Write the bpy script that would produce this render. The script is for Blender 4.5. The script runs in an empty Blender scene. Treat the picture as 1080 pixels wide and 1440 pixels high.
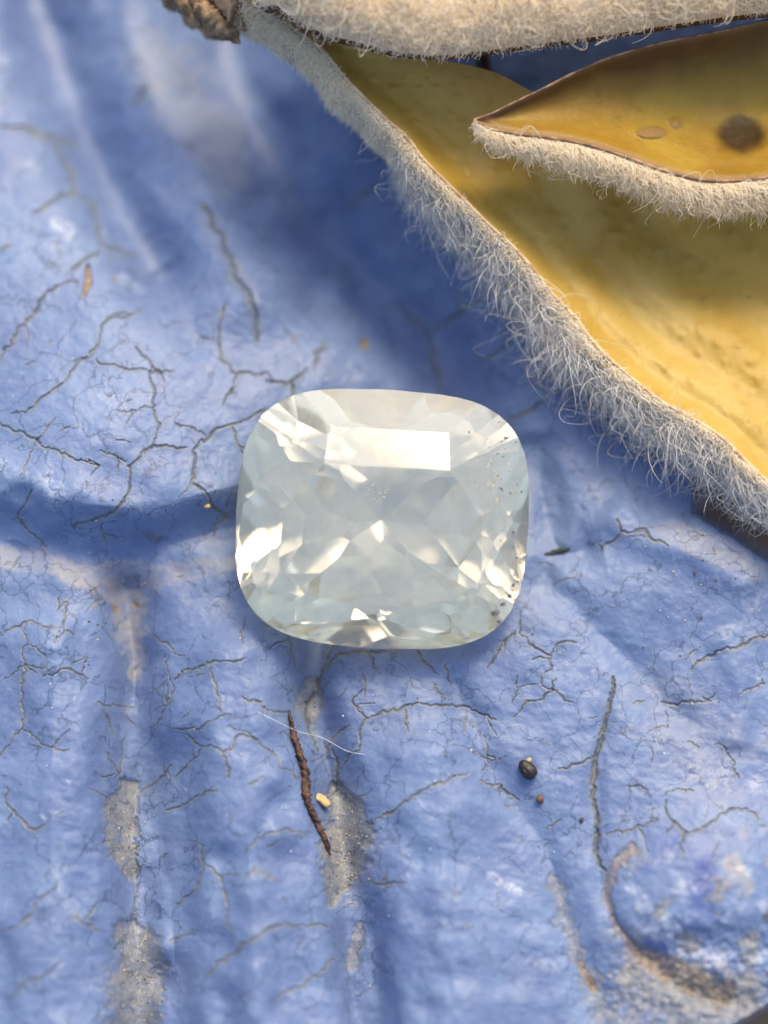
import bpy, bmesh, math, random
import numpy as np
from mathutils import Vector, Matrix
R = math.radians
random.seed(7)
rng = np.random.default_rng(11)
sc = bpy.context.scene
C = sc.collection

# ------------------------------------------------------------------ camera, sky, sun, exposure
TILT = R(15); DIST = 22.0; FPX = 2200.0
TGT = np.array([0, 0, 0.45])
FWD = np.array([0, math.sin(TILT), -math.cos(TILT)])
UP = np.array([0, math.cos(TILT), math.sin(TILT)])
CAM = TGT - FWD * DIST
cam = bpy.data.cameras.new('camera'); co = bpy.data.objects.new('camera', cam); C.objects.link(co)
co.location = CAM; co.rotation_euler = (TILT, 0, 0)
cam.sensor_fit = 'VERTICAL'; cam.sensor_height = 24; cam.lens = 24 * FPX / 1440
cam.clip_start = 0.1; cam.clip_end = 500
cam.dof.use_dof = True; cam.dof.focus_distance = DIST - 0.25; cam.dof.aperture_fstop = 0.027
sc.camera = co
SUN_EL, SUN_AZ = 51, 18          # azimuth clockwise from +Y (the top of the picture)
w = bpy.data.worlds.new('World'); sc.world = w; w.use_nodes = True
nt = w.node_tree; bg = nt.nodes['Background']
sky = nt.nodes.new('ShaderNodeTexSky'); sky.sky_type = 'NISHITA'; sky.sun_disc = False
sky.sun_elevation = R(SUN_EL); sky.sun_rotation = R(SUN_AZ)
sky.dust_density = 4.0; sky.air_density = 1.0; sky.ozone_density = 0.6
nt.links.new(sky.outputs[0], bg.inputs[0]); bg.inputs[1].default_value = 0.15
sl = bpy.data.lights.new('sun', 'SUN'); sl.energy = 1.5; sl.angle = R(20); sl.color = (1.0, 0.80, 0.44)
so = bpy.data.objects.new('sun', sl); C.objects.link(so)
sd = Vector((math.sin(R(SUN_AZ)) * math.cos(R(SUN_EL)), math.cos(R(SUN_AZ)) * math.cos(R(SUN_EL)), math.sin(R(SUN_EL))))
so.rotation_euler = sd.to_track_quat('Z', 'Y').to_euler(); so.location = (4, 10, 16)
sc.view_settings.view_transform = 'Standard'; sc.view_settings.look = 'None'
sc.view_settings.exposure = 0.84; sc.view_settings.gamma = 1
sc.cycles.use_denoising = True
sc.cycles.max_bounces = 13; sc.cycles.transmission_bounces = 13; sc.cycles.diffuse_bounces = 3
sc.cycles.glossy_bounces = 8; sc.cycles.sample_clamp_indirect = 6.0
sc.cycles_curves.shape = 'THICK'

# ------------------------------------------------------------------ helpers
def at(px, py, z):
    """the point of height z that the photograph shows at pixel (px, py); arrays welcome"""
    px = np.asarray(px, float); py = np.asarray(py, float); z = np.asarray(z, float)
    dx = px - 540; dy = 720 - py
    d = FWD[None] * FPX + np.stack([dx.ravel(), dy.ravel() * UP[1], dy.ravel() * UP[2]], 1)
    t = (z.ravel() - CAM[2]) / d[:, 2]
    return CAM[None] + d * t[:, None]

def pt(px, py, z): return Vector(at(px, py, z)[0])

def tag(o, label=None, cat=None, group=None, kind=None):
    if label: o['label'] = label
    if cat: o['category'] = cat
    if group: o['group'] = group
    if kind: o['kind'] = kind
    return o

def empty(name, loc):
    o = bpy.data.objects.new(name, None); C.objects.link(o); o.location = loc; o.empty_display_size = 0.2
    bpy.context.view_layer.update()
    return o

def link(name, me, parent=None):
    o = bpy.data.objects.new(name, me); C.objects.link(o)
    if parent:
        o.parent = parent; o.matrix_parent_inverse = Matrix.Translation(-Vector(parent.location)) if parent.parent is None else parent.matrix_world.inverted()
    return o

def mesh_np(name, V, F, mat, parent=None, smooth=True, attrs=None):
    """V (n,3), F (m,k) with k = 3 or 4"""
    V = np.asarray(V, np.float32); F = np.asarray(F, np.int32)
    me = bpy.data.meshes.new(name); k = F.shape[1]
    me.vertices.add(len(V)); me.vertices.foreach_set('co', V.ravel())
    me.loops.add(F.size); me.loops.foreach_set('vertex_index', F.ravel())
    me.polygons.add(len(F)); me.polygons.foreach_set('loop_start', np.arange(0, F.size, k, dtype=np.int32))
    me.polygons.foreach_set('loop_total', np.full(len(F), k, np.int32))
    if smooth: me.polygons.foreach_set('use_smooth', np.ones(len(F), bool))
    for n, a in (attrs or {}).items():
        at_ = me.attributes.new(n, 'FLOAT', 'POINT'); at_.data.foreach_set('value', np.asarray(a, np.float32).ravel())
    me.update(calc_edges=True); me.materials.append(mat)
    return link(name, me, parent)

def grid_faces(nu, nv, off=0):
    i = np.arange(nu - 1)[:, None] * nv + np.arange(nv - 1)[None] + off
    return np.stack([i, i + nv, i + nv + 1, i + 1], -1).reshape(-1, 4)

_lat = np.random.default_rng(5).random((257, 257)); _lat[256] = _lat[0]; _lat[:, 256] = _lat[:, 0]
def vnoise(x, y, s, seed=0):
    """smooth value noise in -1..1, cell size s"""
    x = x / s + seed * 17.31; y = y / s + seed * 9.77
    xi = np.floor(x).astype(int); yi = np.floor(y).astype(int); fx = x - xi; fy = y - yi
    fx = fx * fx * (3 - 2 * fx); fy = fy * fy * (3 - 2 * fy); xi &= 255; yi &= 255
    a = _lat[xi, yi] * (1 - fx) + _lat[xi + 1, yi] * fx
    b = _lat[xi, yi + 1] * (1 - fx) + _lat[xi + 1, yi + 1] * fx
    return (a * (1 - fy) + b * fy) * 2 - 1
def fbm(x, y, s, o=4, seed=0):
    r = 0; a = 1.0; t = 0
    for k in range(o):
        r = r + a * vnoise(x, y, s / 2 ** k, seed + k); t += a; a *= .5
    return r / t

def spline(P, n):
    """Catmull-Rom through the rows of P, n samples evenly spread"""
    P = np.asarray(P, float); m = len(P)
    Q = np.vstack([2 * P[0] - P[1], P, 2 * P[-1] - P[-2]])
    seg = np.sqrt((np.diff(P[:, :2], axis=0) ** 2).sum(1)); cs = np.r_[0, np.cumsum(seg)]
    u = np.interp(np.linspace(0, cs[-1], n), cs, np.arange(m)); i = np.minimum(u.astype(int), m - 2); t = (u - i)[:, None]
    p0, p1, p2, p3 = Q[i], Q[i + 1], Q[i + 2], Q[i + 3]
    return .5 * (2 * p1 + (p2 - p0) * t + (2 * p0 - 5 * p1 + 4 * p2 - p3) * t ** 2 + (3 * p1 - p0 - 3 * p2 + p3) * t ** 3)

def sstep(a, b, x):
    t = np.clip((x - a) / (b - a), 0, 1); return t * t * (3 - 2 * t)

# ------------------------------------------------------------------ material helpers
class NT:
    def __init__(s, name):
        s.m = bpy.data.materials.new(name); s.m.use_nodes = True; s.t = s.m.node_tree
        s.b = s.t.nodes['Principled BSDF']; s.out = s.t.nodes['Material Output']
        s.tc = s.t.nodes.new('ShaderNodeTexCoord')
    def n(s, typ, **kw):
        x = s.t.nodes.new(typ)
        for k, v in kw.items(): setattr(x, k, v)
        return x
    def set(s, sock, v):
        if hasattr(v, 'is_output') or hasattr(v, 'links') and not isinstance(v, (int, float, tuple)): s.t.links.new(v, sock)
        else: sock.default_value = v
    def noise(s, scale, detail=4, rough=.55, dist=0, coord='Object'):
        x = s.n('ShaderNodeTexNoise'); s.t.links.new(s.tc.outputs[coord], x.inputs['Vector'])
        x.inputs['Scale'].default_value = scale; x.inputs['Detail'].default_value = detail
        x.inputs['Roughness'].default_value = rough; x.inputs['Distortion'].default_value = dist
        return x.outputs['Fac']
    def ramp(s, v, lo, hi, a=0., b=1.):
        x = s.n('ShaderNodeMapRange'); x.interpolation_type = 'SMOOTHSTEP'
        s.set(x.inputs[0], v); x.inputs[1].default_value = lo; x.inputs[2].default_value = hi
        x.inputs[3].default_value = a; x.inputs[4].default_value = b
        return x.outputs[0]
    def mix(s, f, a, b):
        x = s.n('ShaderNodeMix', data_type='RGBA'); s.set(x.inputs[0], f)
        s.set(x.inputs[6], a if not isinstance(a, tuple) else (*a, 1)); s.set(x.inputs[7], b if not isinstance(b, tuple) else (*b, 1))
        return x.outputs[2]
    def math(s, op, a, b=0.):
        x = s.n('ShaderNodeMath', operation=op); s.set(x.inputs[0], a); s.set(x.inputs[1], b); return x.outputs[0]
    def attr(s, name): 
        x = s.n('ShaderNodeAttribute', attribute_name=name); return x.outputs['Fac']
    def bump(s, h, strength=.3, dist=.02, prev=None):
        x = s.n('ShaderNodeBump'); s.set(x.inputs['Height'], h); x.inputs['Strength'].default_value = strength
        x.inputs['Distance'].default_value = dist
        if prev: s.t.links.new(prev, x.inputs['Normal'])
        return x.outputs[0]
    def fin(s, color=None, rough=None, normal=None, **kw):
        if color is not None: s.set(s.b.inputs['Base Color'], color if not isinstance(color, tuple) else (*color, 1))
        if rough is not None: s.set(s.b.inputs['Roughness'], rough)
        if normal is not None: s.t.links.new(normal, s.b.inputs['Normal'])
        for k, v in kw.items(): s.set(s.b.inputs[k.replace('_', ' ')], v)
        return s.m

# ------------------------------------------------------------------ the cracked blue painted surface
def axis(lo, hi, step, far_lo, far_hi):
    mid = np.arange(lo, hi + step, step)
    def out(n, span): return span * (np.linspace(0, 1, n + 1)[1:] ** 1.8)
    return np.r_[lo - out(40, lo - far_lo)[::-1], mid, mid[-1] + out(40, far_hi - hi)]
STEP = 1.3
GU = axis(-40, 1120, STEP, -900, 1980); GV = axis(-40, 1480, STEP, -900, 2300)
U, Vv = np.meshgrid(GU, GV, indexing='ij')

def dist_poly(P, reach):
    """(patch slices, distance, running parameter 0..1) to a polyline"""
    P = np.asarray(P, float)[:, :2]
    i0, i1 = np.searchsorted(GU, [P[:, 0].min() - reach, P[:, 0].max() + reach])
    j0, j1 = np.searchsorted(GV, [P[:, 1].min() - reach, P[:, 1].max() + reach])
    if i1 <= i0 or j1 <= j0: return None
    D = np.full((i1 - i0, j1 - j0), 1e9); T = np.zeros_like(D)
    n = len(P) - 1
    for k in range(n):
        a, b = P[k], P[k + 1]; ab = b - a; L = (ab ** 2).sum() + 1e-9
        a0, a1 = np.searchsorted(GU, [min(a[0], b[0]) - reach, max(a[0], b[0]) + reach])
        b0, b1 = np.searchsorted(GV, [min(a[1], b[1]) - reach, max(a[1], b[1]) + reach])
        if a1 <= a0 or b1 <= b0: continue
        u = GU[a0:a1, None]; v = GV[None, b0:b1]
        t = np.clip(((u - a[0]) * ab[0] + (v - a[1]) * ab[1]) / L, 0, 1)
        d = np.hypot(u - a[0] - t * ab[0], v - a[1] - t * ab[1])
        sl_ = (slice(a0 - i0, a1 - i0), slice(b0 - j0, b1 - j0)); m = d < D[sl_]
        D[sl_] = np.where(m, d, D[sl_]); T[sl_] = np.where(m, (k + t) / n, T[sl_])
    return (slice(i0, i1), slice(j0, j1)), D, T

H = np.zeros_like(U)
# warp so that folds do not run perfectly smooth
def blob(cx, cy, rx, ry, h, p=2.0):
    global H
    r = np.sqrt(((U - cx) / rx) ** 2 + ((Vv - cy) / ry) ** 2); H += h * np.exp(-r ** p)
def groove(P, width, depth, warp=1., fade=True):
    """a rounded furrow (negative depth: a ridge) along a smoothed polyline"""
    P = spline(np.asarray(P, float), 40); r = dist_poly(P, width * 3.2)
    if r is None: return
    s, D, T = r; D = np.maximum(0, D + warp * width * (.32 * vnoise(U[s], Vv[s], 95, 21) + .28 * vnoise(U[s], Vv[s], 40, 23))); g = np.exp(-(D / width) ** 2)
    if fade: g = g * sstep(0, .12, T) * sstep(0, .12, 1 - T)
    H[s] -= depth * g
# large form: lobes and furrows
blob(60, 480, 210, 330, .55, 3)
blob(230, 60, 220, 260, -.8)
blob(560, 320, 200, 190, -.35)
blob(330, 560, 210, 190, .30)
blob(150, 640, 190, 120, .30)
groove([(10, -140), (60, 20), (105, 160), (150, 260), (215, 380)], 46, .62, .4, fade=False)
groove([(215, 380), (255, 440), (280, 510)], 26, .10)
groove([(290, -140), (325, 30), (350, 160), (420, 290), (510, 400), (590, 480), (650, 560)], 70, .85, .5, fade=False)
groove([(170, -160), (205, 60), (270, 220), (330, 350), (400, 480)], 62, -.36, .3)
# valley under the upper lobes
groove([(-300, 700), (-100, 725), (0, 745), (80, 765), (160, 780), (240, 766), (310, 745), (400, 730)], 44, .26, fade=False)
groove([(-300, 665), (0, 690), (100, 705), (200, 712), (300, 690), (380, 670)], 40, -.26)
# furrows between the finger-like ridges
groove([(176, 835), (182, 870), (190, 950), (184, 1100), (192, 1250), (195, 1440), (200, 1800)], 38, .62, .45, fade=False)
groove([(455, 860), (440, 980), (468, 1100), (488, 1220), (505, 1340), (520, 1500), (540, 1800)], 34, .52, fade=False)
groove([(240, 1000), (240, 1200), (250, 1440), (260, 1700)], 34, .34)
groove([(80, 830), (75, 1000), (70, 1300), (60, 1600)], 60, -.32)
groove([(330, 840), (330, 1000), (350, 1200), (370, 1600)], 60, -.42)
groove([(600, 1000), (620, 1200), (660, 1600)], 70, -.32)
groove([(640, 960), (690, 1080), (765, 1190), (795, 1290), (830, 1390), (870, 1500), (900, 1700)], 26, .15, fade=False)
groove([(735, 790), (800, 850), (880, 925), (930, 985), (1000, 1030)], 26, .14)
groove([(860, 950), (848, 1020), (836, 1100), (842, 1220), (862, 1290), (915, 1350), (975, 1395), (1100, 1430)], 14, .09)
groove([(752, 600), (765, 700), (790, 775), (850, 765)], 28, .22)
groove([(850, 700), (900, 745), (990, 765), (1080, 830)], 30, -.20)
groove([(1010, 880), (1040, 960), (1030, 1060)], 25, -.10)
blob(1000, 1250, 130, 110, .45, 2.6)
groove([(870, 1330), (930, 1345), (1000, 1330), (1100, 1330)], 22, .10)
blob(960, 820, 120, 70, .18)
blob(838, 1010, 60, 90, .06)
# hollow that cradles the stone
r_ = np.hypot((U - 538), (Vv - 729)) / 100
H -= 1.45 * np.exp(-(r_ / 1.4) ** 2.8)
H += .05 * fbm(U, Vv, 90, 3, 1) + .018 * fbm(U, Vv, 26, 3, 4) + .006 * fbm(U, Vv, 8, 2, 9)
# wrinkles across the ridges (stretched noise)
H += .014 * fbm(U * .45 + Vv * .2, Vv * 1.6 - U * .3, 34, 3, 6) * sstep(800, 950, Vv)
# crumbly corner at the lower right
cr = np.exp(-(((U - 1000) / 150) ** 2 + ((Vv - 1370) / 90) ** 2) ** 1.5)
H += cr * (.10 * fbm(U, Vv, 22, 4, 13) + .03 * fbm(U, Vv, 7, 2, 15))

crack = np.zeros_like(U); worn = np.zeros_like(U); rust = np.zeros_like(U); scuff = np.zeros_like(U); halo = np.zeros_like(U); dirt = np.zeros_like(U)

def rough_line(P, amp=.085, lev=4, r=random):
    P = [tuple(p) for p in P]
    for l in range(lev):
        Q = [P[0]]
        for a, b in zip(P, P[1:]):
            L = math.hypot(b[0] - a[0], b[1] - a[1])
            if L > 3:
                k = r.gauss(0, amp * (1 + .9 * (l > 1))) * L; mx, my = (a[0] + b[0]) / 2, (a[1] + b[1]) / 2
                Q.append((mx - (b[1] - a[1]) / L * k, my + (b[0] - a[0]) / L * k))
            Q.append(b)
        P = Q
    return P
def cut(P, wd, depth=.05, soft=0., taper=True, wob=True):
    L = rough_line(P) if wob else P
    r = dist_poly(L, max(9, wd * 3.2))
    if r is None: return
    s, D, T = r
    ww = wd * (.55 + .45 * np.sin(np.pi * np.clip(T, .0, 1))) if taper else wd
    ww = ww * (.72 + .30 * vnoise(U[s], Vv[s], 13, 3) + .30 * vnoise(U[s], Vv[s], 4, 5)) + .10
    g = np.exp(-(D / ww) ** 2)
    H[s] -= depth * g
    H[s] += .10 * depth * np.exp(-((D - ww * 2.1) / (ww * 1.1)) ** 2)      # curled lips of the paint
    m = np.clip(1.25 * np.exp(-(D / (ww * (1.0 + soft))) ** 2.2), 0, 1) * (1 - .45 * min(1, soft))
    crack[s] = np.maximum(crack[s], m)
    halo[s] = np.maximum(halo[s], np.exp(-(D / (ww * 3.2)) ** 2))

CR = [  # width, points
 (3.4, [(0,178),(40,182),(70,194),(110,205)], 1), (2.6, [(80,200),(85,225),(100,245),(107,270),(80,278),(48,298)], .5),
 (2.4, [(107,275),(133,290),(138,320),(145,345),(165,350),(190,358)], .3), (2.4, [(145,347),(125,362),(98,384)], .2),
 (2.2, [(110,395),(80,402),(55,430),(35,455),(15,480),(0,508)], .1), (1.9, [(200,437),(180,445),(150,450),(138,485),(125,500),(105,512)], 0),
 (2.1, [(130,501),(105,514),(80,545),(50,568),(15,582)], 0), (1.8, [(135,503),(160,512),(200,518),(215,525),(245,522)], 0),
 (2.0, [(190,488),(212,510),(218,550),(218,585),(215,625)], 0), (2.2, [(-20,588),(0,595),(30,607),(52,618),(60,628),(90,637),(110,648),(140,655)], 0),
 (1.2, [(78,587),(65,605),(52,618),(40,640),(33,668)], 0), (2.7, [(262,630),(240,628),(215,628),(195,645),(180,655),(183,675),(175,700),(150,725),(120,735),(102,740)], 0),
 (1.5, [(140,633),(160,640),(178,650)], 0), (1.4, [(145,735),(150,765)], 0),
 (2.5, [(375,574),(350,590),(325,597),(300,608),(285,620),(272,637),(272,660),(270,680),(285,688),(295,700),(305,718),(322,728)], 0),
 (1.5, [(247,595),(270,603),(290,615)], 0), (1.6, [(325,600),(335,625),(345,640)], .4), (2.3, [(315,425),(310,450),(308,480),(310,505),(330,525),(360,527),(380,525)], .3),
 (1.8, [(335,525),(320,555)], .3), (2.4, [(375,535),(405,540),(420,530),(430,518)], .3), (2.6, [(410,538),(412,556)], .4), (2.4, [(462,488),(446,494),(443,520)], .8),
 (4.5, [(285,290),(310,330),(325,370),(350,410),(360,440),(362,480)], 1.3), (1.4, [(300,755),(315,725),(335,710)], .3),
 (1.6, [(45,688),(25,720),(30,735),(50,755),(65,770)], .2), (1.5, [(5,890),(30,878),(65,882),(82,882)], 0),
 (1.7, [(35,875),(38,900),(35,935),(34,1000),(31,1026),(16,1044),(-5,1066)], 0), (1.5, [(5,955),(35,933),(65,938)], 0), (1.1, [(80,858),(100,840)], 0),
 (1.4, [(95,850),(92,870),(90,885),(105,892)], 0), (1.1, [(90,888),(78,897)], 0), (1.8, [(60,952),(85,942),(105,945),(125,955)], 0), (1.4, [(120,930),(115,945)], 0),
 (1.3, [(215,893),(235,905),(245,920),(260,922)], 0), (1.5, [(232,930),(238,950),(245,970),(230,1000),(215,1023)], 0), (2.1, [(245,957),(275,940),(310,930),(345,926)], 0),
 (1.6, [(297,940),(303,970),(311,1002)], 0), (1.4, [(345,868),(340,905)], .2), (1.5, [(405,892),(408,915),(415,935)], 0), (2.8, [(468,905),(462,920),(452,945),(446,971),(430,1002),(438,1033),(448,1057)], 0),
 (2.2, [(470,922),(500,915),(530,918),(560,914)], 0), (1.8, [(480,918),(460,942)], 0), (1.6, [(520,920),(527,940)], 0), (1.3, [(510,945),(512,981)], 0), (1.2, [(495,985),(510,1000)], 0),
 (1.5, [(31,1026),(57,1046),(78,1054),(98,1055)], 0), (1.2, [(137,987),(166,992),(192,994)], 0), (1.0, [(145,997),(155,1018),(158,1031)], 0), (1.2, [(150,1058),(161,1075),(163,1095)], 0),
 (1.1, [(176,1038),(172,1064),(171,1100)], .2), (1.9, [(241,1076),(218,1101),(197,1115)], 0), (1.3, [(124,1108),(150,1124)], 0), (1.8, [(10,1108),(21,1142),(39,1165),(65,1160)], .6),
 (1.5, [(244,1025),(280,1025),(306,1010),(324,1005)], 0), (1.7, [(262,1033),(285,1049),(311,1057),(337,1033),(363,1041)], .4), (1.6, [(285,1051),(259,1080),(246,1095)], .3), (1.6, [(314,1057),(321,1095)], .4),
 (1.2, [(319,1023),(342,1028),(381,1057),(394,1080),(422,1095)], .2), (1.6, [(233,1140),(270,1124),(306,1111)], .1), (1.5, [(340,979),(368,987)], 0), (1.8, [(360,985),(389,1002),(409,1002)], 0),
 (1.2, [(409,963),(422,979)], 0), (1.6, [(492,1020),(472,1036),(438,1072)], 0), (3.0, [(467,1054),(474,1090),(474,1114)], .1), (1.9, [(495,987),(516,1010),(505,1033),(505,1054),(482,1076)], 0),
 (2.4, [(516,1012),(539,1000),(570,992),(587,988)], 0), (1.7, [(585,912),(600,935),(617,950)], 0), (1.6, [(627,935),(635,965)], .2), (1.5, [(570,997),(575,1030)], .1),
 (2.0, [(587,988),(630,992),(670,1000),(697,1012)], 0), (1.4, [(610,962),(627,985)], 0), (1.7, [(560,1136),(539,1145),(523,1160)], .1), (1.8, [(518,1238),(545,1243),(570,1242)], .3),
 (1.6, [(345,1199),(373,1173),(404,1165),(430,1171)], .8), (1.6, [(311,1233),(358,1220),(394,1241)], .8), (1.8, [(264,1181),(285,1189),(285,1215),(249,1272)], .7), (1.8, [(285,1215),(311,1235),(324,1308)], .9),
 (2.2, [(293,1370),(337,1337),(394,1303),(461,1305)], .6), (1.4, [(101,1287),(140,1308)], .4), (1.4, [(238,1324),(270,1311)], .4),
 (2.0, [(725,887),(700,915),(685,940)], 0), (1.9, [(732,872),(732,892),(755,912),(772,922),(785,905),(810,904)], 0), (1.5, [(775,922),(765,947)], 0),
 (1.4, [(760,947),(762,962),(780,972),(795,985),(805,988)], 0), (2.0, [(782,955),(755,985),(740,987),(722,1010)], 0), (1.1, [(727,950),(726,980)], 0),
 (4.4, [(862,952),(857,990),(850,1020),(840,1055),(835,1080),(834,1105),(839,1150),(839,1180),(842,1215),(852,1225)], .1), (2.2, [(785,1081),(810,1075),(832,1067)], 0),
 (1.5, [(850,1172),(890,1167),(925,1152)], 0), (2.0, [(540,1145),(570,1127),(605,1105),(640,1092),(660,1085)], .2), (1.6, [(675,1097),(705,1105),(730,1125)], .2),
 (1.2, [(655,1007),(657,1030)], 0), (1.1, [(680,1035),(685,1080)], 0), (1.0, [(712,1062),(690,1070),(660,1055)], 0), (2.3, [(972,945),(990,925),(1020,912),(1055,900),(1100,880)], .1),
 (1.7, [(1040,977),(1060,967),(1075,962)], .1), (1.6, [(930,987),(965,987),(1005,975)], .4), (1.2, [(890,990),(907,985)], 0), (1.5, [(1005,1047),(1030,1070),(1040,1095)], 0),
 (1.2, [(880,1105),(910,1112)], 0), (1.3, [(935,1117),(975,1112)], 0), (1.9, [(937,1125),(935,1137),(965,1170),(960,1205)], .2), (1.7, [(965,1170),(985,1167),(1010,1147),(1040,1137),(1067,1152)], .3),
 (1.1, [(910,1032),(940,1022)], 0), (1.3, [(770,1165),(790,1152)], 0), (2.6, [(560,424),(584,450),(599,469),(608,493),(618,522),(620,550)], .7), (2.3, [(599,467),(627,452),(651,438),(675,421)], .3),
 (1.6, [(671,508),(695,500),(719,484)], .4), (2.2, [(714,587),(743,578),(767,561)], .2), (2.6, [(868,729),(873,748),(907,744),(940,768)], .5), (1.8, [(844,777),(873,751)], .4),
 (2.4, [(205,115),(185,145)], .8), (2.0, [(530,255),(500,280),(490,300)], .6), (1.5, [(0,352),(18,345)], .2), (1.2, [(165,577),(190,578),(213,573)], 0), (1.0, [(190,578),(182,588),(176,600)], 0),
 (1.4, [(330,545),(316,565),(314,570)], .2), (1.2, [(120,645),(140,655),(128,668)], 0), (1.5, [(380,1410),(430,1380),(470,1350)], .8), (1.5, [(80,1240),(40,1290),(0,1310)], 1.0), (1.5, [(20,1400),(60,1372),(90,1350)], 1.0),
]
for wd, P, soft in CR: cut(P, wd * .84, .014 + .006 * wd, soft)
# finer branches that leave the traced cracks, and hairline cracks between them
br = random.Random(21)
for wd, P, soft in CR:
    if wd > 4 or soft > .9: continue
    for k in range(br.choice([0, 0, 0, 1, 1])):
        i = br.randrange(len(P) - 1); f = br.random()
        a = (P[i][0] + (P[i + 1][0] - P[i][0]) * f, P[i][1] + (P[i + 1][1] - P[i][1]) * f)
        an = math.atan2(P[i + 1][1] - P[i][1], P[i + 1][0] - P[i][0]) + br.choice([-1, 1]) * br.uniform(.6, 1.5)
        L = [a]
        for q in range(br.randint(1, 3)):
            l = br.uniform(6, 15); L.append((L[-1][0] + math.cos(an) * l, L[-1][1] + math.sin(an) * l)); an += br.uniform(-.6, .6)
        cut(L, br.uniform(.7, 1.1), .03)
for k in range(70):
    x = br.uniform(0, 1080); y = br.uniform(800, 1300) if br.random() < .75 else br.uniform(420, 800)
    if y < 420 + (x - 500) * .7: continue
    an = br.gauss(-.35, .5); L = [(x, y)]
    for q in range(br.randint(1, 3)):
        l = br.uniform(5, 13); L.append((L[-1][0] + math.cos(an) * l, L[-1][1] + math.sin(an) * l)); an += br.uniform(-.5, .5)
    cut(L, br.uniform(.5, .85), .02, soft=br.uniform(0, .6))

def patch(P, wd, arr, val=1., rag=.5, depth=0., seed=0):
    """a ragged worn patch around a stroke; wd may vary along it"""
    P = np.asarray(P, float); wmax = P[:, 2].max() if P.shape[1] > 2 else wd
    r = dist_poly(P, wmax * 2.2 + 6)
    if r is None: return
    s, D, T = r
    ww = np.interp(T, np.linspace(0, 1, len(P)), P[:, 2]) if P.shape[1] > 2 else wd
    q = D / ww + rag * (.7 * fbm(U[s], Vv[s], 24, 5, 30 + seed) + .35 * fbm(U[s], Vv[s], 6, 2, 31 + seed)) 
    m = sstep(1.12, .6, q) * val
    arr[s] = np.maximum(arr[s], m); H[s] -= depth * m
    return s, m
patch([(-60,775,14),(60,792,18),(150,810,24),(250,805,20),(330,795,12)], 0, dirt, .5, 1.0, .0, 40)
patch([(180,1112,16),(171,1145,30),(172,1185,28),(184,1226,12)], 0, worn, 1, .6, .05, 1)
patch([(188,1225,4),(192,1255,3),(188,1300,4)], 0, worn, .7, .3, .03, 2)
patch([(180,1310,22),(195,1340,42),(190,1400,46),(185,1470,44)], 0, worn, .9, .7, .05, 3)
patch([(476,1112,14),(490,1150,36),(484,1195,44),(474,1240,24),(466,1270,9)], 0, worn, 1, .65, .06, 4)
patch([(505,1300,5),(503,1325,12),(495,1350,14)], 0, worn, .8, .6, .03, 5)
patch([(440,960,12),(434,988,24),(437,1015,8)], 0, worn, .9, .4, .03, 6)
patch([(90,808,12),(140,825,24),(176,848,26),(186,890,22),(190,950,12)], 0, dirt, .7, 1.1, .0, 7)
patch([(888,1195,11),(862,1222,8),(853,1262,6),(866,1302,6),(900,1340,10),(950,1370,24),(1010,1395,28)], 0, rust, .55, 1.0, .04, 8)
patch([(900,1400,48),(960,1410,50),(1010,1415,40),(1060,1425,34)], 0, worn, .8, .9, .03, 9)
patch([(905,1360,30),(960,1385,40),(1040,1395,34)], 0, dirt, .95, 1.0, .0, 45)
patch([(1030,1215,14),(1050,1250,12)], 0, dirt, .8, 1.0, .0, 46)
patch([(780,1240,14),(798,1300,16),(815,1352,14),(842,1400,22),(852,1450,26)], 0, worn, .7, 1.0, .02, 10)
patch([(815,1352,4),(835,1390,6)], 0, rust, .8, .6, .02, 17)
patch([(124,375,3),(124,398,7),(117,418,3)], 0, rust, .95, .5, .05, 11)
patch([(220,80,40),(285,170,50),(320,250,36)], 0, dirt, .34, .9, .0, 12)
patch([(208,752,6),(222,758,8)], 0, crack, .55, .8, .01, 41)
patch([(930,742,14),(1000,770,20),(1060,800,24)], 0, dirt, .35, 1.1, .0, 42)
patch([(480,1120,30),(490,1200,44),(490,1260,20)], 0, dirt, .22, 1.2, .0, 43)
patch([(930,990,60),(1000,1060,70)], 0, dirt, .22, 1.4, .0, 44)
patch([(512,480,5),(512,486,6)], 0, rust, 1, .3, .02, 13)
patch([(161,389,2),(162,393,3)], 0, rust, 1, .3, .02, 14)
patch([(188,848,3),(192,852,5)], 0, rust, .9, .3, .02, 15)
patch([(158,852,3),(163,858,5)], 0, rust, .7, .3, .02, 16)
patch([(965,740,6),(1010,775,7),(1060,800,6)], 0, worn, .3, 1.2, .0, 18)
for (x, y, r, v, sd_) in [(90,320,17,.75,1),(186,400,18,.5,2),(70,345,14,.35,3),(45,235,12,.4,4),(722,1252,13,.9,5),(695,1236,12,.7,6),(160,560,24,.35,7),
        (70,690,28,.45,8),(20,665,25,.35,9),(1045,1222,14,.8,10),(1000,1238,12,.5,11),(910,1310,16,.8,12),(890,1250,11,.6,13),(1055,1345,16,.7,14),(1070,1110,20,.5,15),
        (985,1080,40,.25,16),(1040,830,30,.35,17),(60,1148,6,.8,18),(95,1100,5,.8,19),(262,1110,6,.5,20),(322,1148,6,.5,21),(100,1270,22,.25,22),(0,80,16,.6,23),(405,1395,12,.4,24),(1060,945,16,.3,25),(940,1300,12,.5,26),(690,1300,16,.15,27)]:
    patch([(x - r * .5, y - r * .3), (x + r * .5, y + r * .3)], r * .55, scuff, v, 1.1, -.004, sd_)
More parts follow.
